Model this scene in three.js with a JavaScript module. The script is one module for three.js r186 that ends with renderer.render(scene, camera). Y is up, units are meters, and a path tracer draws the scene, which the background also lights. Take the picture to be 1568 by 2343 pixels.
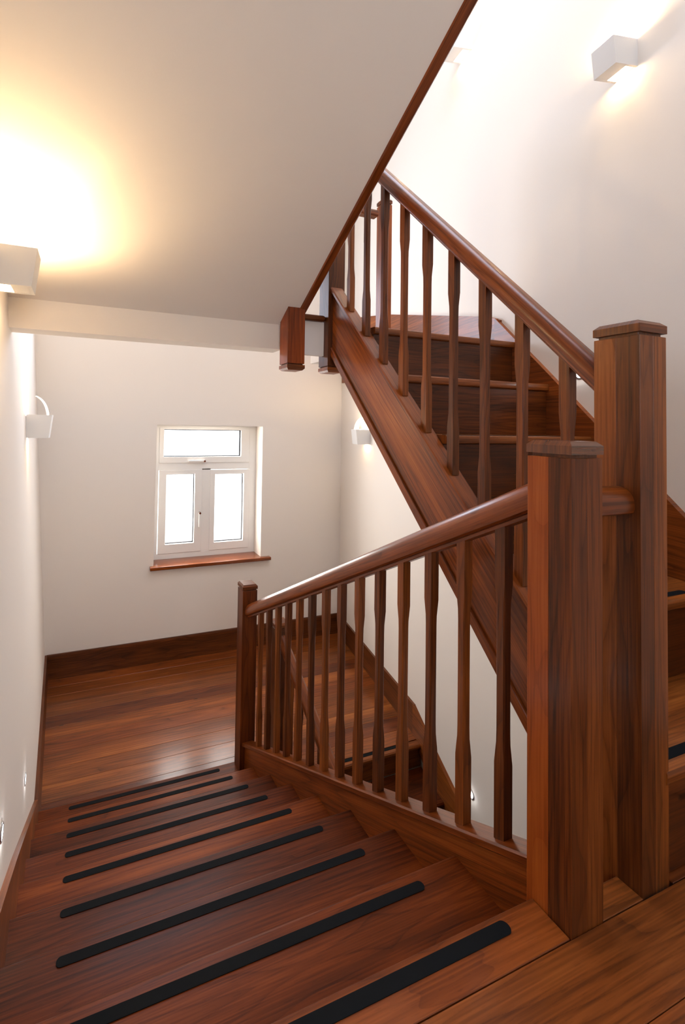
import * as THREE from 'three';
import { RectAreaLightUniformsLib } from 'three/addons/lights/RectAreaLightUniformsLib.js';
import { mergeGeometries, toCreasedNormals, mergeVertices } from 'three/addons/utils/BufferGeometryUtils.js';

// ------------------------------------------------------------------ camera, sky, large lights, exposure
// Coordinates in this file: X to the right, Y up, D away from the camera's landing (three's z is -D).
const scene = new THREE.Scene();
const v3 = (x, y, d) => new THREE.Vector3(x, y, -d);
const EYE = [0.33046, 1.065508, -0.745462], YAW = 0.3462, PITCH = 0.0274, ROLL = -0.0199, FOCAL = 1010.5, PX = 562.95, PY = 940.19, FW = 1568, FH = 2343;
const camera = new THREE.PerspectiveCamera(2 * Math.atan(FH / 2 / FOCAL) * 180 / Math.PI, FW / FH, 0.05, 60);
{
  const c = Math.cos, s = Math.sin;
  const x = v3(c(YAW), 0, -s(YAW)), zf = v3(s(YAW), 0, c(YAW)), up = v3(0, 1, 0);
  const y2 = up.clone().multiplyScalar(c(PITCH)).addScaledVector(zf, -s(PITCH)), fw = up.clone().multiplyScalar(s(PITCH)).addScaledVector(zf, c(PITCH));
  const rt = x.clone().multiplyScalar(c(ROLL)).addScaledVector(y2, -s(ROLL)), u3 = x.clone().multiplyScalar(s(ROLL)).addScaledVector(y2, c(ROLL));
  camera.quaternion.setFromRotationMatrix(new THREE.Matrix4().makeBasis(rt, u3, fw.clone().negate()));
  camera.position.copy(v3(...EYE));
  camera.setViewOffset(FW, FH, FW / 2 - PX, FH / 2 - PY, FW, FH);   // the lens is shifted, as in the upright-corrected photograph
}
scene.background = new THREE.Color(0.93, 0.97, 1.0);
scene.backgroundIntensity = 3;
RectAreaLightUniformsLib.init();
const renderer = new THREE.WebGLRenderer({ antialias: true });
renderer.toneMapping = THREE.LinearToneMapping;
renderer.toneMappingExposure = 1.2;
renderer.shadowMap.enabled = true;
// daylight entering through the glazed openings: each light is as large as its opening and stands just inside the glass
const DAY = [
  // centre, looks at, width, height, intensity, colour
  [[1.575, 0.33, 3.978], [1.575, 0.2, 2], 0.95, 1.2, 9, 0xfff7ee],          // window over the lower landing
  [[1.15, 2.4, 3.90], [1.5, 2.2, 2], 1.3, 0.9, 11, 0xd9e6ff],           // window over the upper landing
  [[1.95, 4.86, 0.15], [1.95, 0, 0.15], 1.1, 2.7, 4.5, 0xd3e2ff],          // rooflight
  [[0.6, 1.7, -2.32], [2.0, 1.7, 0.4], 1.0, 1.3, 2.0, 0xd6e4ff],           // window behind the camera
];
for (const [p, t, w, h, i, c] of DAY) {
  const l = new THREE.RectAreaLight(c, i, w, h); l.position.copy(v3(...p)); l.lookAt(v3(...t)); l.castShadow = true; scene.add(l);
}

// ------------------------------------------------------------------ measures
const H = 0.1476, G = 0.2607;                       // rise and going of the flight that goes down
const NB = 0.1008;                                  // newel side
const LOW = -9 * H, TOP = 1.5506;                   // lower and upper landing levels
const RB = TOP / 6, GB = 0.2298, DB0 = -0.0853;     // rise, going and first nosing of the flight that goes up
const MA = -0.5406, MB = 1.109, MC = -0.6407;       // slopes of the three flights
const XN1 = 1.3155, XN3 = 1.5571;
const XL = (y, d) => 0.031 - 0.058 * (y + 1.1) - 0.048 * (d - 3.74);   // the left wall leans and splays a little
const XR = (d) => 3.14 - 0.2 * (3.7407 - d);                           // the right wall splays
const BACK = 3.7407, FRONT = -2.35, CEIL = 4.9, DEEP = -3.4;

// ------------------------------------------------------------------ random numbers and noise
let seed = 7;
const rnd = () => { seed = (seed * 1664525 + 1013904223) >>> 0; return seed / 4294967296; };
const hash = (i, j, k) => { let n = (i * 374761393 + j * 668265263 + k * 974634777) | 0; n = Math.imul(n ^ (n >>> 13), 1274126177); return ((n ^ (n >>> 16)) >>> 0) / 4294967296; };
const noise = (x, y, k) => { const i = Math.floor(x), j = Math.floor(y); let a = x - i, b = y - j; a = a * a * (3 - 2 * a); b = b * b * (3 - 2 * b); const l = (p, q, t) => p + (q - p) * t; return l(l(hash(i, j, k), hash(i + 1, j, k), a), l(hash(i, j + 1, k), hash(i + 1, j + 1, k), a), b); };
const fbm = (x, y, k, o = 4) => { let s = 0, a = 0.5, t = 0; for (let q = 0; q < o; q++) { s += a * noise(x, y, k + q); t += a; a *= 0.5; x *= 2.03; y *= 2.03; } return s / t; };

// ------------------------------------------------------------------ materials
const srgb = (r, g, b) => new THREE.Color().setRGB(r / 255, g / 255, b / 255, THREE.SRGBColorSpace);
function woodTexture(k, dark, mid, light, o = {}) {            // one tile is 1.4 m along the grain and 0.35 m across it
  const w = 1024, h = 512, data = new Uint8Array(w * h * 4), bump = new Uint8Array(w * h * 4);
  const knots = []; for (let n = 0; n < (o.knots ?? 0); n++) knots.push([hash(n, 3, k) * 1.4, 0.05 + hash(n, 5, k) * 0.25, 0.010 + hash(n, 9, k) * 0.008]);
  for (let j = 0; j < h; j++) for (let i = 0; i < w; i++) {
    const u = i / w * 1.4, v = j / h * 0.35;
    let warp = (fbm(u * 1.6, v * 9, k + 11, 3) - 0.5) * 0.10 * (o.wild ?? 1), kn = 0;
    for (const [ku, kv, kr] of knots) { const du = (u - ku) * 0.42, dv = v - kv, r = Math.hypot(du, dv); warp += Math.sign(dv || 1) * kr * 0.9 * Math.exp(-r / kr / 1.6); kn = Math.max(kn, 1 - THREE.MathUtils.smoothstep(r, kr * 0.45, kr * 0.95)); }
    const c = (v + warp) - 0.17, ring = Math.sqrt(c * c + 0.0009 * (0.3 + (u - 0.7) * (u - 0.7) * 6)) * 44 + fbm(u * 0.9, v * 20, k + 31, 2) * 2.2;
    const f = ring - Math.floor(ring), band = Math.pow(Math.abs(Math.sin(ring * Math.PI)), 0.65) * 0.55 + f * 0.45;
    const broad = fbm(u * 1.1, v * 11, k + 51, 3), fine = noise(u * 9 + 40, v * 420, k + 71), pores = noise(u * 30, v * 900, k + 91);
    let t = 0.23 + 0.24 * band + 0.56 * (broad - 0.34) + 0.24 * (fine - 0.5) - (pores > 0.82 ? 0.06 : 0);
    t = THREE.MathUtils.clamp(t, 0, 1);
    const q = (j * w + i) * 4;
    for (let m = 0; m < 3; m++) { let c3 = t < 0.5 ? dark[m] + (mid[m] - dark[m]) * t * 2 : mid[m] + (light[m] - mid[m]) * (t - 0.5) * 2; c3 *= 1 - 0.6 * kn; data[q + m] = c3; }
    data[q + 3] = 255;
    const b = 128 + 70 * (fine - 0.5) - (pores > 0.80 ? 60 : 0); bump[q] = bump[q + 1] = bump[q + 2] = b; bump[q + 3] = 255;
  }
  const mk = (d, cs) => { const x = new THREE.DataTexture(d, w, h); x.colorSpace = cs; x.wrapS = x.wrapT = THREE.MirroredRepeatWrapping; x.magFilter = THREE.LinearFilter; x.minFilter = THREE.LinearMipmapLinearFilter; x.generateMipmaps = true; x.needsUpdate = true; return x; };
  return [mk(data, THREE.SRGBColorSpace), mk(bump, THREE.NoColorSpace)];
}
const woodMat = (tex, tint = 0xffffff, rough = 0.4, coat = 0.2, spec = 0.45) => new THREE.MeshPhysicalMaterial({ map: tex[0], bumpMap: tex[1], bumpScale: 0.00012, color: tint, roughness: rough, clearcoat: coat, clearcoatRoughness: 0.2, specularIntensity: spec });
const TA = woodTexture(100, [50, 23, 7], [124, 65, 24], [190, 114, 52]);
const TB = woodTexture(200, [37, 17, 6], [103, 53, 20], [168, 98, 44], { wild: 1.5 });
const TC = woodTexture(300, [58, 28, 9], [140, 76, 30], [206, 130, 62], { wild: 0.5 });
const TD = woodTexture(400, [41, 18, 6], [113, 58, 22], [182, 107, 48], { knots: 2, wild: 1.2 });
const TE = woodTexture(500, [96, 44, 13], [162, 82, 28], [204, 124, 54], { knots: 1, wild: 0.8 });
const WOOD = [woodMat(TA), woodMat(TB), woodMat(TC), woodMat(TD)];
const WRAIL = woodMat(TA, srgb(245, 228, 212), 0.34, 0.35);
const WSTRING = woodMat(TC, srgb(255, 240, 225), 0.3, 0.45);
const WTREAD = [woodMat(TA, srgb(220, 196, 176), 0.5, 0.03, 0.2), woodMat(TB, srgb(228, 202, 180), 0.5, 0.03, 0.2), woodMat(TD, srgb(222, 198, 178), 0.5, 0.03, 0.2)];
const WFLOOR = [woodMat(TA, srgb(250, 235, 225), 0.36, 0.5), woodMat(TB, srgb(255, 240, 230), 0.36, 0.5), woodMat(TC, srgb(240, 222, 212), 0.36, 0.5), woodMat(TD, srgb(250, 232, 222), 0.36, 0.5)];
function plasterBump() { const n = 512, d = new Uint8Array(n * n * 4); for (let j = 0; j < n; j++) for (let i = 0; i < n; i++) { const b = 128 + 60 * (fbm(i / 22, j / 22, 5, 4) - 0.5) + 40 * (hash(i, j, 3) - 0.5), q = (j * n + i) * 4; d[q] = d[q + 1] = d[q + 2] = b; d[q + 3] = 255; } const t = new THREE.DataTexture(d, n, n); t.wrapS = t.wrapT = THREE.RepeatWrapping; t.magFilter = THREE.LinearFilter; t.needsUpdate = true; return t; }
const PB = plasterBump();
const PLASTER = new THREE.MeshStandardMaterial({ color: srgb(240, 232, 222), roughness: 0.9, bumpMap: PB, bumpScale: 0.0006 });
const LAMPWHITE = new THREE.MeshStandardMaterial({ color: srgb(226, 224, 220), roughness: 0.7 });
const UPVC = new THREE.MeshPhysicalMaterial({ color: srgb(236, 234, 230), roughness: 0.3, clearcoat: 0.3 });
const GASKET = new THREE.MeshStandardMaterial({ color: srgb(40, 42, 50), roughness: 0.6 });
const GLASS = new THREE.MeshPhysicalMaterial({ color: 0xffffff, transmission: 1, thickness: 0, roughness: 0.02, ior: 1.45 });
const METAL = new THREE.MeshStandardMaterial({ color: srgb(190, 190, 190), roughness: 0.3, metalness: 1 });
const BRONZE = new THREE.MeshStandardMaterial({ color: srgb(110, 60, 40), roughness: 0.4, metalness: 0.8 });
const STRIP = new THREE.MeshPhysicalMaterial({ color: srgb(13, 16, 19), roughness: 0.8, specularIntensity: 0.25 });
const WARM = new THREE.Color(1.0, 0.70, 0.38);
const GLOW = new THREE.MeshStandardMaterial({ color: 0xffffff, emissive: new THREE.Color(1, 0.86, 0.62), emissiveIntensity: 2.2, roughness: 0.5 });
const OPAL = new THREE.MeshPhysicalMaterial({ color: 0xffffff, emissive: new THREE.Color(1, 0.88, 0.66), emissiveIntensity: 1.1, roughness: 0.6, transmission: 0.6, thickness: 0 });
const LED = new THREE.MeshStandardMaterial({ color: 0xffffff, emissive: new THREE.Color(0.92, 0.94, 1), emissiveIntensity: 3, roughness: 0.4 });

// ------------------------------------------------------------------ names, groups, parts
const used = {};
const numbered = (n) => { const k = used[n] = (used[n] ?? -1) + 1; return k ? n + '_' + String(k).padStart(3, '0') : n; };
function tag(o, label, category, group) { o.userData.label = label; o.userData.category = category; if (group) o.userData.group = group; return o; }
function thing(name, label, category, [x, y, d], group) { const o = new THREE.Group(); o.name = numbered(name); o.position.copy(v3(x, y, d)); scene.add(o); return tag(o, label, category, group); }
function struct(name, geo, mat, label) { const m = new THREE.Mesh(geo, mat); m.name = name; m.castShadow = m.receiveShadow = true; m.userData.kind = 'structure'; if (label) m.userData.label = label; scene.add(m); return m; }
function part(parent, name, geo, mat, pos = [0, 0, 0], rot) {      // placed in world measures, then hung under its thing
  const m = new THREE.Mesh(geo, mat); m.name = name; m.castShadow = m.receiveShadow = true; m.position.copy(v3(...pos));
  if (rot) m.rotation.set(...rot);
  scene.add(m); m.updateMatrixWorld(true); scene.updateMatrixWorld(true); parent.attach(m); return m;
}

// ------------------------------------------------------------------ geometry helpers
function woodUV(geo, grain, mu = 1.4, mv = 0.35) {                // grain 0 = x, 1 = y, 2 = z of the geometry; uv in metres
  const g = geo.index ? geo.toNonIndexed() : geo, p = g.attributes.position, uv = new Float32Array(p.count * 2), ou = rnd() * 3, ov = rnd() * 3;
  const a = new THREE.Vector3(), b = new THREE.Vector3(), c = new THREE.Vector3();
  for (let i = 0; i < p.count; i += 3) {
    a.fromBufferAttribute(p, i); b.fromBufferAttribute(p, i + 1); c.fromBufferAttribute(p, i + 2);
    const n = b.clone().sub(a).cross(c.clone().sub(a)), m = [Math.abs(n.x), Math.abs(n.y), Math.abs(n.z)];
    let d = m[0] > m[1] ? (m[0] > m[2] ? 0 : 2) : (m[1] > m[2] ? 1 : 2), U = grain, V;
    if (d === grain) { U = (grain + 1) % 3; V = (grain + 2) % 3; } else V = 3 - grain - d;
    [a, b, c].forEach((q, k) => { const e = q.toArray(); uv[(i + k) * 2] = e[U] / mu + ou; uv[(i + k) * 2 + 1] = (e[V] + (d + 1) * 0.11) / mv + ov; });
  }
  g.setAttribute('uv', new THREE.BufferAttribute(uv, 2)); return g;
}
function bevelBox(w, h, d, r = 0.002) {                            // box with chamfered edges, centred
  const s = new THREE.Shape(), x = w / 2, y = h / 2; r = Math.min(r, w / 3, h / 3, d / 3);
  s.moveTo(-x + r, -y); s.lineTo(x - r, -y); s.lineTo(x, -y + r); s.lineTo(x, y - r); s.lineTo(x - r, y); s.lineTo(-x + r, y); s.lineTo(-x, y - r); s.lineTo(-x, -y + r); s.closePath();
  const k = new THREE.Shape(s.getPoints().map((p) => new THREE.Vector2(p.x * (1 - 2 * r / w), p.y * (1 - 2 * r / h))));
  const g = new THREE.ExtrudeGeometry(k, { depth: d - 2 * r, bevelEnabled: true, bevelSegments: 1, bevelSize: r, bevelThickness: r, steps: 1 });
  g.translate(0, 0, -(d - 2 * r) / 2); return g;
}
const wbox = (w, h, d, grain, r) => woodUV(bevelBox(w, h, d, r), grain);
function box8(c) {                                                 // eight corners [x,y,d]: bottom ring of four, then top ring of four
  const v = c.map((p) => v3(...p)), q = [[0, 1, 2, 3], [4, 5, 6, 7], [0, 1, 5, 4], [1, 2, 6, 5], [2, 3, 7, 6], [3, 0, 4, 7]], pos = [];
  const mid = v.reduce((s, p) => s.add(p), new THREE.Vector3()).multiplyScalar(1 / 8);
  for (const f of q) { let [a, b, e, d] = f.map((i) => v[i]); const n = b.clone().sub(a).cross(e.clone().sub(a)); if (n.dot(a.clone().add(e).multiplyScalar(0.5).sub(mid)) < 0) [b, d] = [d, b]; for (const p of [a, b, e, a, e, d]) pos.push(p.x, p.y, p.z); }
  const g = new THREE.BufferGeometry(); g.setAttribute('position', new THREE.Float32BufferAttribute(pos, 3)); g.computeVertexNormals();
  return woodUV(g, 0, 1, 1);
}
const slab = (x0, x1, y0, y1, d0, d1) => box8([[x0, y0, d0], [x1, y0, d0], [x1, y0, d1], [x0, y0, d1], [x0, y1, d0], [x1, y1, d0], [x1, y1, d1], [x0, y1, d1]]);
// a bar of constant profile (profile x across, y up) from one point to another in a plane of constant X
function sloped(profile, x, y0, d0, y1, d1, curve = 6, plumb = true) {
  const s = new THREE.Shape(profile.map((p) => new THREE.Vector2(...p))), L = Math.hypot(y1 - y0, d1 - d0);
  const a = Math.atan2(y1 - y0, d1 - d0);
  let g = new THREE.ExtrudeGeometry(s, { depth: L, bevelEnabled: false, curveSegments: curve });
  const p = g.attributes.position;
  for (let i = 0; i < p.count; i++) p.setY(i, p.getY(i) * Math.cos(a));          // profile heights are measured plumb
  if (plumb) for (let i = 0; i < p.count; i++) p.setZ(i, p.getZ(i) + p.getY(i) * Math.tan(a));   // ends cut plumb
  g = woodUV(g, 2);
  g.deleteAttribute('normal'); g = toCreasedNormals(g, 0.5);
  g.rotateY(Math.PI); g.rotateX(a); g.translate(x, y0, -d0);
  return g;
}
const rectP = (w, h, r = 0.003) => [[-w / 2 + r, 0], [w / 2 - r, 0], [w / 2, r], [w / 2, h - r], [w / 2 - r, h], [-w / 2 + r, h], [-w / 2, h - r], [-w / 2, r]];
function railP(w, h) {                                             // domed top, flat underside with rounded edges
  const o = [[-w * 0.36, 0], [w * 0.36, 0], [w * 0.46, h * 0.07], [w * 0.5, h * 0.2]];
  for (let i = 0; i <= 14; i++) { const t = i / 14 * Math.PI; o.push([Math.cos(t) * w * 0.5, h * 0.34 + Math.pow(Math.sin(t), 0.85) * h * 0.66]); }
  o.push([-w * 0.5, h * 0.2], [-w * 0.46, h * 0.07]); return o;
}

// ------------------------------------------------------------------ the room
const wallAt = (y, d, off) => [XL(y, d) + off, y, d];
const leftPiece = (y0, y1, d0, d1) => box8([[-0.7, y0, d0], wallAt(y0, d0, 0), wallAt(y0, d1, 0), [-0.7, y0, d1], [-0.7, y1, d0], wallAt(y1, d0, 0), wallAt(y1, d1, 0), [-0.7, y1, d1]]);
struct('wall_left', leftPiece(DEEP, CEIL + 0.2, FRONT - 0.3, BACK + 0.35), PLASTER, 'white plaster wall beside the stair going down');
struct('wall_right', box8([[XR(FRONT - 0.3), DEEP, FRONT - 0.3], [3.9, DEEP, FRONT - 0.3], [3.9, DEEP, BACK + 0.35], [XR(BACK + 0.35), DEEP, BACK + 0.35], [XR(FRONT - 0.3), CEIL + 0.2, FRONT - 0.3], [3.9, CEIL + 0.2, FRONT - 0.3], [3.9, CEIL + 0.2, BACK + 0.35], [XR(BACK + 0.35), CEIL + 0.2, BACK + 0.35]]), PLASTER, 'bright white plaster wall beside the stair going up');
function wallWithHoles(d0, d1, x0, x1, y0, y1, holes) {            // holes stacked one above the other
  const g = []; let y = y0;
  for (const [hx0, hx1, hy0, hy1] of holes) { g.push(slab(x0, x1, y, hy0, d0, d1), slab(x0, hx0, hy0, hy1, d0, d1), slab(hx1, x1, hy0, hy1, d0, d1)); y = hy1; }
  g.push(slab(x0, x1, y, y1, d0, d1)); return mergeGeometries(g);
}
struct('wall_back', wallWithHoles(BACK, BACK + 0.35, -0.45, 3.4, DEEP, CEIL + 0.2, [[1.0, 2.15, -0.385, 1.03], [0.45, 1.85, 1.9, 2.9]]), PLASTER, 'white end wall with the small window');
struct('wall_front', wallWithHoles(FRONT - 0.3, FRONT, -0.1, 2.2, DEEP, CEIL + 0.2, [[0.05, 1.15, 1.0, 2.4]]), PLASTER);
{
  const g = [slab(-0.5, 1.4, CEIL, CEIL + 0.2, FRONT, BACK), slab(2.5, 3.4, CEIL, CEIL + 0.2, FRONT, BACK), slab(1.4, 2.5, CEIL, CEIL + 0.2, FRONT, -1.2), slab(1.4, 2.5, CEIL, CEIL + 0.2, 1.5, BACK)];
  struct('ceiling', mergeGeometries(g), PLASTER);
}
struct('floor_deep', slab(-0.4, 3.4, DEEP - 0.1, DEEP, FRONT, BACK), PLASTER);

// floors: joists as slabs, planks one by one
function planks(parent, x0, x1, y, list, mats, t = 0.018) {        // list of [d0, d1, optional x0, x1]
  list.forEach(([d0, d1, a, b], i) => { const L = (b ?? x1((d0 + d1) / 2)) - (a ?? x0(d0)), g = wbox(L, t, d1 - d0 - 0.0012, 0, 0.0012); part(parent, 'plank', g, mats[i % mats.length], [(a ?? x0(d0)) + L / 2, y - t / 2, (d0 + d1) / 2]); });
}
const floor = struct('floor', slab(XL(0, -1) , XN1 - 0.01, -0.24, -0.0182, FRONT, -0.02), PLASTER, 'walnut board floor of the near landing');
{
  const list = [[-0.0865, -0.001, XL(0, 0) + 0.025, XN1 - 0.002], [-0.0865, -0.031, XN1 + NB + 0.002, XN3 - 0.002]];
  let d = -0.0875, i = 0; while (d > -2.2) { const w = 0.135; list.push([d - w, d]); d -= w; i++; }
  const NEAR = [woodMat(TC, 0xffffff, 0.36, 0.4), woodMat(TA, 0xffffff, 0.36, 0.4), woodMat(TC, srgb(245, 238, 232), 0.36, 0.4)];
  planks(floor, (dd) => XL(0, dd) + 0.02, (dd) => XR(dd) - 0.004, 0, list, [WFLOOR[0], NEAR[0], NEAR[1], NEAR[2]]);
  part(floor, 'plank', wbox(XR(-0.08) - 1.68, 0.018, 0.02, 0, 0.001), WFLOOR[1], [(1.66 + XR(-0.08) - 0.02) / 2 + 0.005, -0.009, -0.0765]);
  part(floor, 'joist_slab', slab(XN3, XR(-1.2), -0.24, -0.0182, FRONT, -0.07), PLASTER);
  part(floor, 'joist_slab', slab(XN1 + NB, XN3, -0.24, -0.0182, FRONT, -0.05), PLASTER);
  part(floor, 'fascia', wbox(XN3 - XN1 - NB, 0.2, 0.016, 0), WOOD[1], [(XN3 + XN1 + NB) / 2, -0.12, -0.041]);
}
const floorLow = struct('floor_2', slab(XL(LOW, 3) - 0.02, 3.05, LOW - 0.2, LOW - 0.0182, 2.09, BACK), PLASTER, 'walnut board floor of the lower landing under the window');
{
  const list = []; let d = 2.04; const cut = [0.31, 0.18, 0.18, 0.21, 0.17, 0.21, 0.4]; const ws = [0.13, 0.14, 0.15, 0.14, 0.15, 0.14, 0.15, 0.14, 0.14, 0.14, 0.14, 0.145];
  for (const w of ws) { if (d + w > BACK + 0.02) break; list.push([d, Math.min(d + w, BACK - 0.002)]); d += w; }
  list.push([d, BACK - 0.002]);
  planks(floorLow, (dd) => XL(LOW, dd) + 0.01, (dd) => XR(dd) - 0.002, LOW, list, [woodMat(TC, srgb(255, 248, 240), 0.36, 0.5), WFLOOR[3], woodMat(TC, 0xffffff, 0.36, 0.5), woodMat(TA, 0xffffff, 0.36, 0.5), woodMat(TC, srgb(240, 232, 224), 0.36, 0.5), WFLOOR[0]]);
  part(floorLow, 'nosing', wbox(XR(2.0) - 1.67, 0.03, 0.06, 0, 0.008), WOOD[0], [(1.66 + XR(2.0) - 0.01) / 2, LOW - 0.015, 2.009]);
}
const floorUp = struct('floor_3', slab(1.66, XR(1.75), 1.45, TOP - 0.03, 1.10, 1.75), PLASTER, 'upper landing above the lower one');
part(floorUp, 'plank', wbox(1.2, 0.028, 0.3, 0), WFLOOR[0], [2.28, TOP - 0.014, 1.22]);
part(floorUp, 'fascia', slab(XN1 + NB, XN3, 1.445, 1.632, 1.405, 1.43), PLASTER);
part(floorUp, 'nosing', wbox(XN3 - XN1 - NB, 0.033, 0.05, 0, 0.008), WOOD[1], [(XN3 + XN1 + NB) / 2, 1.648, 1.405]);
// beam under the foot of the flight overhead
struct('trim_1', slab(XL(1.55, 1.47) - 0.02, XN1 + 0.02, 1.475, 1.64, 1.473, 1.60), PLASTER, 'white plaster beam across the foot of the sloping ceiling');

// skirtings
const skirt = (name, label, geo) => { const m = struct(name, geo, WOOD[1], label); return m; };
{
  const p = [[0, 0], [0.02, 0], [0.02, 0.208], [0.016, 0.2235], [0, 0.2235]], s = new THREE.Shape(p.map((q) => new THREE.Vector2(...q)));
  let g = new THREE.ExtrudeGeometry(s, { depth: XR(BACK) - XL(LOW, BACK) - 0.005, bevelEnabled: false }); g = woodUV(g, 2); g.rotateY(-Math.PI / 2); g.translate(XR(BACK) - 0.002, LOW, -BACK);
  skirt('baseboard_back', 'dark walnut skirting board along the end wall under the window', g);
}
const sideStrip = (f, t, pts) => {                                 // a thin board on a side wall: pts [d, y bottom, y top] along it; f(y,d) gives the wall, t its thickness towards the room
  const g = []; for (let i = 0; i + 1 < pts.length; i++) { const [d0, b0, t0] = pts[i], [d1, b1, t1] = pts[i + 1], e = Math.abs(t) * 0.25 * Math.sign(t) * -1;
    g.push(box8([[f(b0, d0) - t * 0.2, b0, d0], [f(b0, d0) + t, b0, d0], [f(b1, d1) + t, b1, d1], [f(b1, d1) - t * 0.2, b1, d1], [f(t0, d0) - t * 0.2, t0, d0], [f(t0, d0) + t, t0, d0], [f(t1, d1) + t, t1, d1], [f(t1, d1) - t * 0.2, t1, d1]])); }
  return woodUV(mergeGeometries(g), 2);
};
const WR = (y, d) => XR(d);
skirt('baseboard_left', 'walnut skirting board along the left wall of the lower landing', sideStrip(XL, 0.02, [[2.07, LOW, LOW + 0.2235], [BACK - 0.005, LOW, LOW + 0.2235]]));
skirt('baseboard_right', 'walnut skirting board along the right wall of the lower landing', sideStrip(WR, -0.02, [[2.09, LOW, LOW + 0.2235], [BACK - 0.005, LOW, LOW + 0.2235]]));
struct('baseboard_upper', sideStrip(WR, -0.02, [[1.19, TOP - 0.06, 1.705], [1.28, TOP - 0.02, 1.745], [2.6, TOP, 2.085], [3.7, TOP, 2.3]]), woodMat(TC, srgb(255, 245, 235)), 'pale walnut skirting of the upper landing');

// ------------------------------------------------------------------ stairs
function treadGeo(xa, xb, depth, nose = 0.012, t = 0.03) {         // xa, xb: functions of D offset from the nosing (0 = nosing, negative = behind)
  const s = new THREE.Shape(), r = nose; s.moveTo(-depth, -t); s.lineTo(-r, -t); s.absarc(-r, -t + r, r, -Math.PI / 2, 0); s.lineTo(0, -r); s.absarc(-r, -r, r, 0, Math.PI / 2); s.lineTo(-depth, 0); s.closePath();
  let g = new THREE.ExtrudeGeometry(s, { depth: 1, bevelEnabled: false, curveSegments: 5 });
  const p = g.attributes.position; // x: along D, y: up, z: 0..1 across
  for (let i = 0; i < p.count; i++) { const d = p.getX(i), k = p.getZ(i); p.setXYZ(i, xa(d) + (xb(d) - xa(d)) * k, p.getY(i), -d); }
  g.deleteAttribute('normal'); g = flipOutward(g); g = woodUV(g, 0); g = toCreasedNormals(g, 0.6); return g;
}
function flipOutward(g) {                                          // winding checked by signed volume
  g = g.index ? g.toNonIndexed() : g; const p = g.attributes.position; let vol = 0; const a = new THREE.Vector3(), b = new THREE.Vector3(), c = new THREE.Vector3();
  for (let i = 0; i < p.count; i += 3) { a.fromBufferAttribute(p, i); b.fromBufferAttribute(p, i + 1); c.fromBufferAttribute(p, i + 2); vol += a.dot(b.clone().cross(c)); }
  if (vol < 0) for (let i = 0; i < p.count; i += 3) for (const at of Object.values(g.attributes)) for (let k = 0; k < at.itemSize; k++) { const x = at.getComponent(i + 1, k); at.setComponent(i + 1, k, at.getComponent(i + 2, k)); at.setComponent(i + 2, k, x); }
  return g;
}
function stripGeo(L, w = 0.024, t = 0.0016) {                      // anti-slip strip with rounded ends
  const s = new THREE.Shape(), r = w / 2; s.moveTo(-L / 2 + r, -r); s.lineTo(L / 2 - r, -r); s.absarc(L / 2 - r, 0, r, -Math.PI / 2, Math.PI / 2); s.lineTo(-L / 2 + r, r); s.absarc(-L / 2 + r, 0, r, Math.PI / 2, Math.PI * 1.5);
  const g = new THREE.ExtrudeGeometry(s, { depth: t, bevelEnabled: false, curveSegments: 8 }); g.rotateX(-Math.PI / 2); return g;
}
const STRIPA = stripGeo(1.2047 - 0.2966);
const strip = (parent, x, y, d, geo) => part(parent, 'anti_slip_strip', geo, STRIP, [x, y, d]);

// flight going down
{
  const st = thing('staircase', 'walnut flight going down to the window landing, eight treads with dark strips', 'stairs', [0.75, LOW, 1.0]);
  const xe = 1.349;
  for (let k = 1; k <= 8; k++) {
    const y = -k * H, d = k * G, m = WTREAD[(k * 2 + 1) % 3];
    const t = part(st, 'tread', treadGeo((q) => XL(y, d + q) + 0.012, () => xe, G + 0.012), m, [0, y, d]);
    strip(t, (1.2047 + 0.2966) / 2, y, d - 0.0415, STRIPA);
  }
  for (let k = 1; k <= 9; k++) { const y0 = -k * H, d = (k - 1) * G - 0.026, x0 = XL(y0, d) + 0.012, h = H - 0.03; part(st, 'riser', wbox(xe - x0, h, 0.016, 0), WOOD[(k + 1) % 4], [(xe + x0) / 2, y0 + h / 2, d]); }
  strip(floor.children[0], (1.212 + 0.2966) / 2, 0, -0.026, stripGeo(1.212 - 0.2966, 0.026));
  // outer string with its capping, wall string
  const yA = (d) => 0.0776 + MA * d, L0 = 0.0135, L1 = 1.975;
  part(st, 'string', sloped(rectP(0.036, 0.27), 1.366, yA(L0) - 0.292, L0, yA(L1) - 0.292, L1), WSTRING);
  part(st, 'string_capping', sloped(rectP(0.074, 0.026, 0.005), 1.366, yA(L0) - 0.026, L0, yA(L1) - 0.026, L1), WRAIL);
  part(st, 'wall_string', sideStrip(XL, 0.02, [[-0.3, -0.0, 0.2], [0.0, -0.16, 0.13], [0.6, -0.59, -0.245], [1.0, -0.82, -0.468], [2.07, LOW - 0.1, -1.105]]), WOOD[2]);
  part(st, 'soffit', sloped(rectP(1.2, 0.02, 0.001), 0.74, yA(L0) - 0.31, L0, yA(L1) - 0.31, L1), PLASTER);
}
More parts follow.
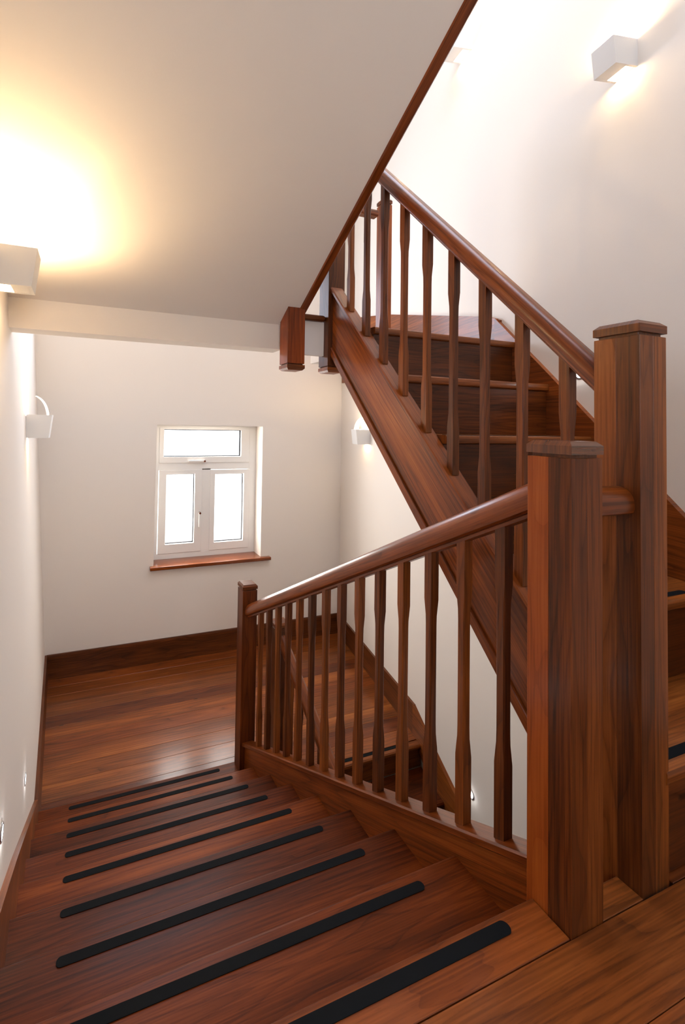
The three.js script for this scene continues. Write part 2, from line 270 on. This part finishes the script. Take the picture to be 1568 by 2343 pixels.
// flight going up
{
  const st = thing('staircase', 'walnut flight going up beside the bright right wall, with closed risers', 'stairs', [2.1, 0, 0.6]);
  const xa = 1.648, WRISER = [woodMat(TB, srgb(225, 218, 212)), woodMat(TD, srgb(215, 208, 204))], WSTEP = [woodMat(TC, 0xffffff, 0.36, 0.3), woodMat(TA, 0xffffff, 0.36, 0.3)];
  for (let m = 1; m <= 6; m++) {
    const y = m * RB, d = DB0 + (m - 1) * GB;                     // here the nosing faces the camera
    const g = treadGeo((q) => -(XR(d - q) - 0.012), () => -xa, m === 6 ? 0.12 : GB + 0.02, 0.008, 0.034); g.rotateY(Math.PI);
    const t = part(st, 'tread', g, WSTEP[m % 2], [0, y, d]);
    if (m < 6) { const L = XR(d) - 0.14 - 1.665; strip(t, 1.665 + L / 2, y, d + 0.036, stripGeo(L)); }
    const x1 = XR(d + 0.03) - 0.012, h = RB - 0.034; part(st, 'riser', wbox(x1 - xa, h, 0.016, 0), WRISER[m % 2], [(xa + x1) / 2, y - RB + h / 2, d + 0.024]);
  }
  const xs = 1.5843, w = 0.0464, yb = (d) => -0.0686 + MB * d, yc = (d) => 0.3185 + MB * d, L0 = 0.018, L1 = 1.36;
  const s = part(st, 'string', sloped(rectP(w, 0.355), xs + w / 2, yb(L0), L0, yb(L1), L1), WSTRING);
  part(s, 'string_moulding', sloped(rectP(0.012, 0.05, 0.003), xs - 0.004, yb(L0), L0, yb(L1), L1), WRAIL);
  part(st, 'string_capping', sloped(rectP(0.078, 0.028, 0.006), 1.6075, yc(L0) - 0.034, L0, yc(L1) - 0.034, L1), WRAIL);
  part(st, 'wall_string', sideStrip(WR, -0.03, [[-0.12, 0, 0.40], [0.258, 0.25, 0.766], [0.315, 0.3, 0.823], [0.614, 0.6, 1.12], [0.834, 0.8, 1.341], [1.221, 1.25, 1.722]]), woodMat(TC, srgb(255, 240, 228)));
  const tk = 0.03; part(st, 'soffit', box8([[1.61, yb(0) + 0.01, 0], [XR(0), yb(0) + 0.01, 0], [XR(1.36), yb(1.36) + 0.01, 1.36], [1.61, yb(1.36) + 0.01, 1.36], [1.61, yb(0) + 0.04, 0], [XR(0), yb(0) + 0.04, 0], [XR(1.36), yb(1.36) + 0.04, 1.36], [1.61, yb(1.36) + 0.04, 1.36]]), PLASTER);
}
// flight going on down from the lower landing, under the flight that goes up
{
  const st = thing('staircase', 'lowest walnut flight, leaving the window landing behind the nearer railing', 'stairs', [2.2, LOW - 1.0, 1.2]);
  const g0 = 0.30, r0 = 0.17;
  for (let m = 1; m <= 6; m++) {
    const y = LOW - m * r0, d = 1.98 - m * g0;
    const g = treadGeo((q) => -(XR(d - q) - 0.012), () => -1.625, g0 + 0.01, 0.012, 0.03); g.rotateY(Math.PI);
    const t = part(st, 'tread', g, WTREAD[m % 3], [0, y, d]);
    const L = XR(d) - 0.14 - 1.76; strip(t, 1.76 + L / 2, y, d + 0.036, stripGeo(L));
  }
  const L00 = XR(1.98) - 0.2 - 1.8; strip(floorLow.children[0], 1.8 + L00 / 2, LOW, 2.022, stripGeo(L00));
  for (let m = 1; m <= 7; m++) { const y = LOW - m * r0, d = 1.98 - (m - 1) * g0 + 0.024, x1 = XR(d) - 0.012, h = r0 - 0.03; part(st, 'riser', wbox(x1 - 1.625, h, 0.016, 0), WOOD[m % 4], [(1.625 + x1) / 2, y + h / 2, d]); }
  part(st, 'string', sloped(rectP(0.036, 0.30), 1.6075, LOW - 0.20 - 0.5667 * 1.8, 0.17, LOW - 0.20, 1.97), WSTRING);
  part(st, 'wall_string', sideStrip(WR, -0.026, [[0.3, -2.35, -1.95], [1.6, -1.62, -1.341], [1.86, -1.5, -1.225], [2.095, LOW, LOW + 0.2235]]), WOOD[0]);
}
// flight overhead: plaster underside and walnut string
const yC = (d) => 2.555 + MC * d;
{
  const st = thing('staircase', 'flight overhead, white sloping underside edged by a walnut string', 'stairs', [0.7, yC(1.47), 1.47]);
  const d0 = -2.3, d1 = 1.49, t = 0.16, xr = 1.3855;
  part(st, 'soffit', box8([[XL(yC(d0), d0) - 0.01, yC(d0), d0], [xr, yC(d0), d0], [xr, yC(d1), d1], [XL(yC(d1), d1) - 0.01, yC(d1), d1], [XL(yC(d0), d0) - 0.02, yC(d0) + t, d0], [xr, yC(d0) + t, d0], [xr, yC(d1) + t, d1], [XL(yC(d1), d1) - 0.02, yC(d1) + t, d1]]), PLASTER);
  part(st, 'string', sloped(rectP(0.046, 0.30, 0.006), xr + 0.023, yC(d0) - 0.006, d0, yC(1.44) - 0.006, 1.44), WRAIL);
}

// ------------------------------------------------------------------ newel posts
function capGeo(w, h, ch) {                                        // square cap with a chamfered top
  const a = w / 2, b = a - ch, y1 = h - ch, P = [[a, 0], [a, y1], [b, h]]; const g = [];
  const ring = (r, y) => [[-r, y, -r], [r, y, -r], [r, y, r], [-r, y, r]]; const R = P.map(([r, y]) => ring(r, y)), pos = [];
  const quad = (p, q, r, s) => pos.push(...p, ...r, ...q, ...p, ...s, ...r);
  for (let k = 0; k + 1 < R.length; k++) for (let i = 0; i < 4; i++) { const j = (i + 1) % 4; quad(R[k][i], R[k][j], R[k + 1][j], R[k + 1][i]); }
  const T = R[2], B = R[0]; quad(T[0], T[1], T[2], T[3]); quad(B[0], B[3], B[2], B[1]);
  let q = new THREE.BufferGeometry(); q.setAttribute('position', new THREE.Float32BufferAttribute(pos, 3)); q = flipOutward(q); q.computeVertexNormals(); return woodUV(q, 0);
}
function newel(label, x, d, y0, y1, o = {}) {                       // x, d: corner nearest the camera's left; y1: underside of the cap
  const cx = x + NB / 2, cd = d + NB / 2, p = thing('newel_post', label, 'newel post', [cx, y0, cd]), gap = 0.008;
  const yb = o.pendant ? y0 + 0.034 : y0, h = y1 - gap - yb;
  if (o.staves) for (const i of [-1, 1]) for (const j of [-1, 1]) part(p, 'stave', wbox(NB / 2 - 0.0002, h, NB / 2 - 0.0002, 1, 0.0006), o.mats[(i + 1) + (j + 1) / 2], [cx + i * NB / 4, yb + h / 2, cd + j * NB / 4]);
  else part(p, 'post', wbox(NB, h, NB, 1, 0.0015), o.mat ?? WOOD[0], [cx, yb + h / 2, cd]);
  part(p, 'neck', wbox(NB - 0.014, gap + 0.004, NB - 0.014, 1, 0.001), WOOD[1], [cx, y1 - gap / 2, cd]);
  part(p, 'cap', capGeo(NB + 0.003, 0.029, 0.010), o.capMat ?? WOOD[3], [cx, y1, cd]);
  if (o.pendant) { part(p, 'neck', wbox(NB - 0.014, 0.012, NB - 0.014, 1, 0.001), WOOD[1], [cx, y0 + 0.031, cd]); const g = capGeo(NB + 0.003, 0.028, 0.01); g.rotateX(Math.PI); part(p, 'pendant_cap', g, WOOD[2], [cx, y0 + 0.028, cd]); }
  return p;
}
const [wa, wb, wc, wd] = WOOD;
newel('thick walnut newel post nearest the camera, with laminated faces and a pale-lit flat cap', XN1, -0.0873, -0.22, 1.0106, { staves: true, mats: [woodMat(TD, srgb(235, 230, 225)), woodMat(TE, srgb(238, 228, 220)), woodMat(TA, srgb(228, 222, 218)), wb], capMat: woodMat(TD, 0xffffff, 0.15, 1) });
newel('tallest walnut newel post at the foot of the flight going up', XN3, -0.0828, -0.32, 1.3027, { staves: true, mats: [wb, wa, wc, wd] });
newel('walnut newel post at the bottom of the near railing, in front of the window wall', XN1, 1.9732, LOW - 0.0 - 0.0, -0.0187, { mat: woodMat(TD, srgb(235, 220, 205)) });
newel('short newel post half hidden behind the balusters on the lower landing', XN3, 1.9732, LOW - 0.45, -0.30, { mat: wb });
newel('walnut newel drop at the end of the white beam, left of the two drops', XN1, 1.3584, 1.352, 2.75, { pendant: true, mat: woodMat(TC, srgb(235, 200, 180)) });
newel('walnut newel post at the head of the flight going up, right of the two drops', XN3, 1.3584, 1.352, 2.72, { pendant: true, mat: wb });
newel('distant upright newel post on the upper landing, seen between balusters', 2.085, 1.6, TOP, 2.515, { mat: woodMat(TA, srgb(255, 235, 220)) }).scale.set(0.68, 1, 0.68);

// ------------------------------------------------------------------ balustrades
function balusterGeo(h, y0 = 0.30, y1 = 0.745, w = 0.0295) {        // square ends, slimmer stop-chamfered middle
  const S = [[0, 1, 0.03], [y0 - 0.05 / h, 1, 0.03], [y0 - 0.025 / h, 0.94, 0.12], [y0, 0.88, 0.22], [y0 + 0.03 / h, 0.86, 0.24], [(y0 + y1) / 2, 0.85, 0.24], [y1 - 0.03 / h, 0.86, 0.24], [y1, 0.88, 0.22], [y1 + 0.025 / h, 0.94, 0.12], [y1 + 0.05 / h, 1, 0.03], [1, 1, 0.03]];
  const R = S.map(([t, k, c]) => { const a = w / 2 * k, b = a - w / 2 * c; return [[a, -b], [a, b], [b, a], [-b, a], [-a, b], [-a, -b], [-b, -a], [b, -a]].map(([x, z]) => [x, t * h, z]); }), pos = [];
  for (let k = 0; k + 1 < R.length; k++) for (let i = 0; i < 8; i++) { const j = (i + 1) % 8; pos.push(...R[k][i], ...R[k + 1][j], ...R[k][j], ...R[k][i], ...R[k + 1][i], ...R[k + 1][j]); }
  for (const q of [R[0], R[R.length - 1]]) for (let i = 1; i < 7; i++) pos.push(...q[0], ...(q === R[0] ? [...q[i], ...q[i + 1]] : [...q[i + 1], ...q[i]]));
  let g = new THREE.BufferGeometry(); g.setAttribute('position', new THREE.Float32BufferAttribute(pos, 3)); g = flipOutward(g); g = woodUV(g, 1); return toCreasedNormals(g, 0.35);
}
{
  const b = thing('balustrade', 'near walnut railing with fourteen balusters running down to the window landing', 'railing', [1.366, -0.5, 1.0]);
  const x = XN1 + NB / 2, yr = (d) => 0.8796 + MA * d, yb = (d) => 0.0776 + MA * d;
  part(b, 'handrail', sloped(railP(0.07, 0.0762), x, yr(0.0135), 0.0135, yr(1.973), 1.973), WRAIL);
  part(b, 'handrail_fillet', sloped(rectP(0.03, 0.014, 0.002), x, yr(0.0135) - 0.013, 0.0135, yr(1.973) - 0.013, 1.973), WRAIL);
  const gs = [0, 1, 2].map(() => balusterGeo(0.812)), ms = [wa, wb, wc, wd];
  for (let i = 0; i < 14; i++) { const d = 0.1023 + 0.1278 * i + 0.0148; part(b, 'baluster', gs[i % 3], ms[(i * 3 + 1) % 4], [x, yb(d) - 0.006, d]); }
}
{
  const b = thing('balustrade', 'walnut railing climbing beside the flight going up, with a broad glossy handrail', 'railing', [1.6075, 0.5, 0.6]);
  const x = XN3 + NB / 2, yr = (d) => 1.1355 + MB * d, yb = (d) => 0.3185 + MB * d;
  part(b, 'handrail', sloped(railP(0.072, 0.0788), x, yr(0.018), 0.018, yr(1.36), 1.36), WRAIL);
  part(b, 'handrail_fillet', sloped(rectP(0.03, 0.012, 0.002), x, yr(0.018) - 0.012, 0.018, yr(1.36) - 0.012, 1.36), WRAIL);
  const gs = [0, 1, 2].map(() => balusterGeo(0.84, 0.27, 0.745)), ms = [wc, wa, wd, wb];
  for (let i = -3; i < 6; i++) { const d = 0.5168 + 0.1377 * i + 0.0148; part(b, 'baluster', gs[(i + 3) % 3], ms[(i + 3) % 4], [x, yb(d) - 0.018, d]); }
}
{
  const b = thing('balustrade', 'lower walnut handrail glimpsed behind the balusters of the near railing', 'railing', [1.6075, -1.2, 1.3]);
  const x = XN3 + NB / 2, m = 0.5667, yr = (d) => -0.42 - m * (1.973 - d);
  part(b, 'handrail', sloped(railP(0.066, 0.074), x, yr(0.4), 0.4, yr(1.973), 1.973), WRAIL);
  const g = balusterGeo(0.86); for (let i = 0; i < 8; i++) { const d = 1.84 - 0.1278 * i; part(b, 'baluster', g, [wa, wb, wc, wd][i % 4], [x, yr(d) - 0.85, d]); }
}
{
  const b = thing('balustrade', 'far railing on the upper landing, glimpsed above the climbing string', 'railing', [1.85, TOP, 1.65]);
  const gr = woodUV(new THREE.ExtrudeGeometry(new THREE.Shape(railP(0.06, 0.05).map((p) => new THREE.Vector2(...p))), { depth: 0.40, bevelEnabled: false }), 2); gr.rotateY(Math.PI / 2);
  part(b, 'handrail', gr, WRAIL, [1.668, 2.418, 1.65]);
  const g = balusterGeo(0.875); for (const x of [1.755, 1.882, 2.003]) part(b, 'baluster', g, wa, [x, TOP, 1.65]);
}
{
  const g0 = new THREE.ExtrudeGeometry(new THREE.Shape(railP(0.07, 0.064).map((p) => new THREE.Vector2(...p))), { depth: XN3 - XN1 - NB + 0.004, bevelEnabled: false, curveSegments: 8 });
  let g = woodUV(g0, 2); g.deleteAttribute('normal'); g = toCreasedNormals(g, 0.5); g.rotateY(Math.PI / 2);
  const m = new THREE.Mesh(g, WRAIL); m.name = numbered('handrail'); m.position.copy(v3(XN1 + NB - 0.002, 0.866, -0.036)); m.castShadow = m.receiveShadow = true; scene.add(m);
  tag(m, 'short level handrail bridging the gap between the two thickest newel posts', 'railing');
}

// ------------------------------------------------------------------ windows
function frameGeo(x0, x1, y0, y1, t, dep, o = {}) {                 // rectangular frame, bars of width t (or [l, r, b, t])
  const [l, r, b, u] = Array.isArray(t) ? t : [t, t, t, t], s = new THREE.Shape(); s.moveTo(x0, y0); s.lineTo(x1, y0); s.lineTo(x1, y1); s.lineTo(x0, y1); s.closePath();
  const h = new THREE.Path(); h.moveTo(x0 + l, y0 + b); h.lineTo(x0 + l, y1 - u); h.lineTo(x1 - r, y1 - u); h.lineTo(x1 - r, y0 + b); h.closePath(); s.holes.push(h);
  return new THREE.ExtrudeGeometry(s, { depth: dep, bevelEnabled: o.bevel !== false, bevelSize: 0.002, bevelThickness: 0.002, bevelSegments: 1 });
}
function pane(x0, x1, y0, y1) { const g = new THREE.PlaneGeometry(x1 - x0, y1 - y0); g.translate((x0 + x1) / 2, (y0 + y1) / 2, 0); return g; }
{
  const w = struct('window_1', frameGeo(1.002, 2.148, -0.383, 1.028, [0.055, 0.075, 0.055, 0.03], 0.05), UPVC, 'small white window with a top light over two casements');
  w.position.copy(v3(0, 0, 3.99));
  part(w, 'transom', new THREE.BoxGeometry(1.03, 0.075, 0.052), UPVC, [1.57, 0.588, 3.965]);
  part(w, 'mullion', new THREE.BoxGeometry(0.095, 0.9, 0.052), UPVC, [1.576, 0.11, 3.965]);
  const sash = (x0, x1, y0, y1, gx0, gx1, gy0, gy1) => {
    const s = part(w, 'sash', frameGeo(x0, x1, y0, y1, [gx0 - x0, x1 - gx1, gy0 - y0, y1 - gy1], 0.034), UPVC, [0, 0, 3.968]);
    part(s, 'gasket', frameGeo(gx0 - 0.004, gx1 + 0.004, gy0 - 0.004, gy1 + 0.004, 0.014, 0.02, { bevel: false }), GASKET, [0, 0, 3.99]);
    part(s, 'pane', pane(gx0, gx1, gy0, gy1), GLASS, [0, 0, 3.985]); return s;
  };
  const a = sash(1.062, 2.068, 0.628, 1.0, 1.105, 1.972, 0.69, 0.985), b = sash(1.068, 1.527, -0.322, 0.548, 1.14, 1.452, -0.232, 0.508), c = sash(1.624, 2.078, -0.322, 0.546, 1.674, 2.012, -0.245, 0.502);
  const handle = (s, x, y, dx, dy) => { const h = part(s, 'handle', bevelBox(Math.abs(dx) + 0.02, Math.abs(dy) + 0.02, 0.016, 0.005), UPVC, [x + dx / 2, y + dy / 2, 3.91]); part(s, 'handle_lock', new THREE.CylinderGeometry(0.011, 0.013, 0.05, 16), BRONZE, [x, y, 3.925], [Math.PI / 2, 0, 0]); };
  handle(a, 1.547, 0.645, -0.17, 0.004); handle(b, 1.508, 0.086, -0.004, -0.14);
}
const plainWindow = (name, x0, x1, y0, y1, d, label) => { const w = struct(name, frameGeo(x0, x1, y0, y1, 0.06, 0.05), UPVC, label); w.position.copy(v3(0, 0, d)); part(w, 'pane', pane(x0 + 0.05, x1 - 0.05, y0 + 0.05, y1 - 0.05), GLASS, [0, 0, d - 0.03]); return w; };
plainWindow('window_2', 0.452, 1.848, 1.902, 2.898, 3.99);
plainWindow('window_3', 0.052, 1.148, 1.002, 2.398, FRONT - 0.08);
{
  const w = struct('window_4', new THREE.BoxGeometry(0.04, 0.06, 2.7), UPVC); w.position.copy(v3(1.95, CEIL + 0.12, 0.15));
  const g = new THREE.PlaneGeometry(1.1, 2.7); g.rotateX(Math.PI / 2); part(w, 'pane', g, GLASS, [1.95, CEIL + 0.15, 0.15]);
}
{
  const s = new THREE.Shape([[1.002, 0], [2.148, 0], [2.148, 0.2], [2.25, 0.2], [2.25, 0.243], [0.966, 0.243], [0.966, 0.2], [1.002, 0.2]].map((p) => new THREE.Vector2(...p)));
  let g = new THREE.ExtrudeGeometry(s, { depth: 0.022, bevelEnabled: true, bevelSize: 0.005, bevelThickness: 0.006, bevelSegments: 3 }); g = woodUV(g, 0); g.rotateX(Math.PI / 2);
  const m = new THREE.Mesh(g, woodMat(TC, srgb(255, 235, 215), 0.25, 0.7)); m.name = 'window_sill'; m.position.copy(v3(0, -0.386, 3.94)); m.castShadow = m.receiveShadow = true; scene.add(m);
  tag(m, 'walnut window sill board with rounded front edge under the small window', 'window sill');
}

// ------------------------------------------------------------------ lamps
// Built facing +x with its back on x = 0; width runs along z, the lamp's foot at y = 0.
function lamp(label, [x, y, d], turn, lift = 1, power = 0.6) {
  const hh = 0.147, w = 0.125, top = 0.15, bot = 0.133;
  const L = thing('wall_lamp', label, 'wall lamp', [x, y, d], undefined); L.rotation.y = turn; L.scale.setScalar(lift); L.updateMatrixWorld(true);
  const add = (parent, name, g, m) => { const o = new THREE.Mesh(g, m); o.name = name; o.castShadow = o.receiveShadow = true; parent.add(o); return o; };
  const shell = (x0, x1a, x1b, y0, y1, z0, z1) => { const c = [[x0, y0, z0], [x1a, y0, z0], [x1a, y0, z1], [x0, y0, z1], [x0, y1, z0], [x1b, y1, z0], [x1b, y1, z1], [x0, y1, z1]]; return box8(c.map(([a, b, e]) => [a, b, -e])); };
  const t = 0.012, k = (yy) => bot + (top - bot) * yy / hh;
  const body = [shell(bot - t, bot, top, 0, hh, -w / 2, w / 2)];
  { const p = body[0].attributes.position; for (let i = 0; i < p.count; i++) if (p.getX(i) < bot - t + 1e-6 && p.getY(i) > hh / 2) p.setX(i, top - t); body[0].computeVertexNormals(); }
  body.push(shell(0, bot - t, top - t, 0, hh, -w / 2, -w / 2 + t), shell(0, bot - t, top - t, 0, hh, w / 2 - t, w / 2), shell(0.06, bot - t - 0.001, bot - t - 0.001, 0.001, t, -w / 2 + t, w / 2 - t));
  add(L, 'shade', mergeGeometries(body), LAMPWHITE);
  add(L, 'back_plate', new THREE.BoxGeometry(0.006, hh * 0.9, w - 2 * t).translate(0.003, hh * 0.5, 0), LAMPWHITE);
  // opal glass curving up and back to the wall
  const s = new THREE.Shape(), N = 12, ax = 0.03, R = 0.095, up = 0.12, th = 0.006, pts = [];
  for (let i = 0; i <= N; i++) { const a = i / N * Math.PI * 0.42; pts.push([ax + R * Math.cos(a), hh - 0.02 + (up + 0.02) * Math.sin(a) / Math.sin(Math.PI * 0.42)]); }
  const inn = pts.map(([a, b]) => [a - th, b - th * 0.6]).reverse(), sh = new THREE.Shape([...pts, ...inn].map((p) => new THREE.Vector2(...p)));
  const dg = new THREE.ExtrudeGeometry(sh, { depth: w * 0.78, bevelEnabled: false }); dg.translate(0, 0, -w * 0.39);
  add(L, 'glass_diffuser', dg, OPAL);
  const bulb = add(L, 'bulb', new THREE.CapsuleGeometry(0.009, 0.075, 6, 14).rotateX(Math.PI / 2).translate(0.05, hh * 0.62, 0), GLOW);
  const add1 = (px, py, pz, I, r = 1) => { const l = new THREE.PointLight(WARM, I, 0, 2); l.position.set(px, py, pz); l.castShadow = true; l.shadow.radius = r; L.add(l); };
  add1(0.052, hh - 0.015, 0, power * 1.3, 1.0);
  add1(0.035, 0.02, 0, power / 3, 0.8);
  return L;
}
lamp('white box wall lamp at the far left edge, close under the sloping ceiling', [XL(1.55, 1.04), 1.535, 1.04], 0, 0.95, 1.05);
lamp('white box wall lamp on the left wall beside the window wall, glass showing edge on', [XL(1.0, 2.385), 0.945, 2.385], 0, 1, 0.7);
const turnR = Math.PI - Math.atan(0.2);
lamp('white box wall lamp at the top right, wholly visible on the bright wall', [XR(0.465), 2.603, 0.465], turnR, 0.8, 0.35);
lamp('white box wall lamp high on the right wall, cut by the overhead string', [XR(1.53), 3.59, 1.53], turnR, 1, 0.3);
lamp('white box wall lamp under the climbing flight, half hidden by its string', [XR(3.02), 0.877, 3.02], turnR, 1, 0.3);

function stepLight(label, f, y, d, side) {
  const o = thing('step_light', label, 'step light', [f(y, d), y, d], undefined); o.rotation.y = side > 0 ? 0 : turnR; o.updateMatrixWorld(true);
  const add = (n, g, m) => { const q = new THREE.Mesh(g, m); q.name = n; q.castShadow = q.receiveShadow = true; o.add(q); };
  const r = 0.027; add('ring', new THREE.LatheGeometry([[r * 0.72, 0], [r, 0], [r, 0.002], [r * 0.92, 0.004], [r * 0.72, 0.0035], [r * 0.72, 0]].map((p) => new THREE.Vector2(...p)), 28).rotateZ(-Math.PI / 2), METAL);
  add('lens', new THREE.CylinderGeometry(r * 0.72, r * 0.72, 0.003, 24).rotateZ(-Math.PI / 2).translate(0.0015, 0, 0), LED);
  const l = new THREE.PointLight(new THREE.Color(0.95, 0.96, 1), 0.012, 0, 2); l.position.set(0.012, 0, 0); l.castShadow = true; l.shadow.radius = 0.4; o.add(l);
}
stepLight('small round step light low on the left wall, nearer the camera', XL, -0.207, 0.81, 1);
stepLight('small round step light low on the left wall, nearer the window landing', XL, -0.62, 1.58, 1);
stepLight('small round step light on the right wall under the climbing handrail', WR, 1.331, 0.683, -1);
stepLight('tiny step light low on the right wall, between the two nearest balusters', WR, -1.246, 1.435, -1);

renderer.render(scene, camera);
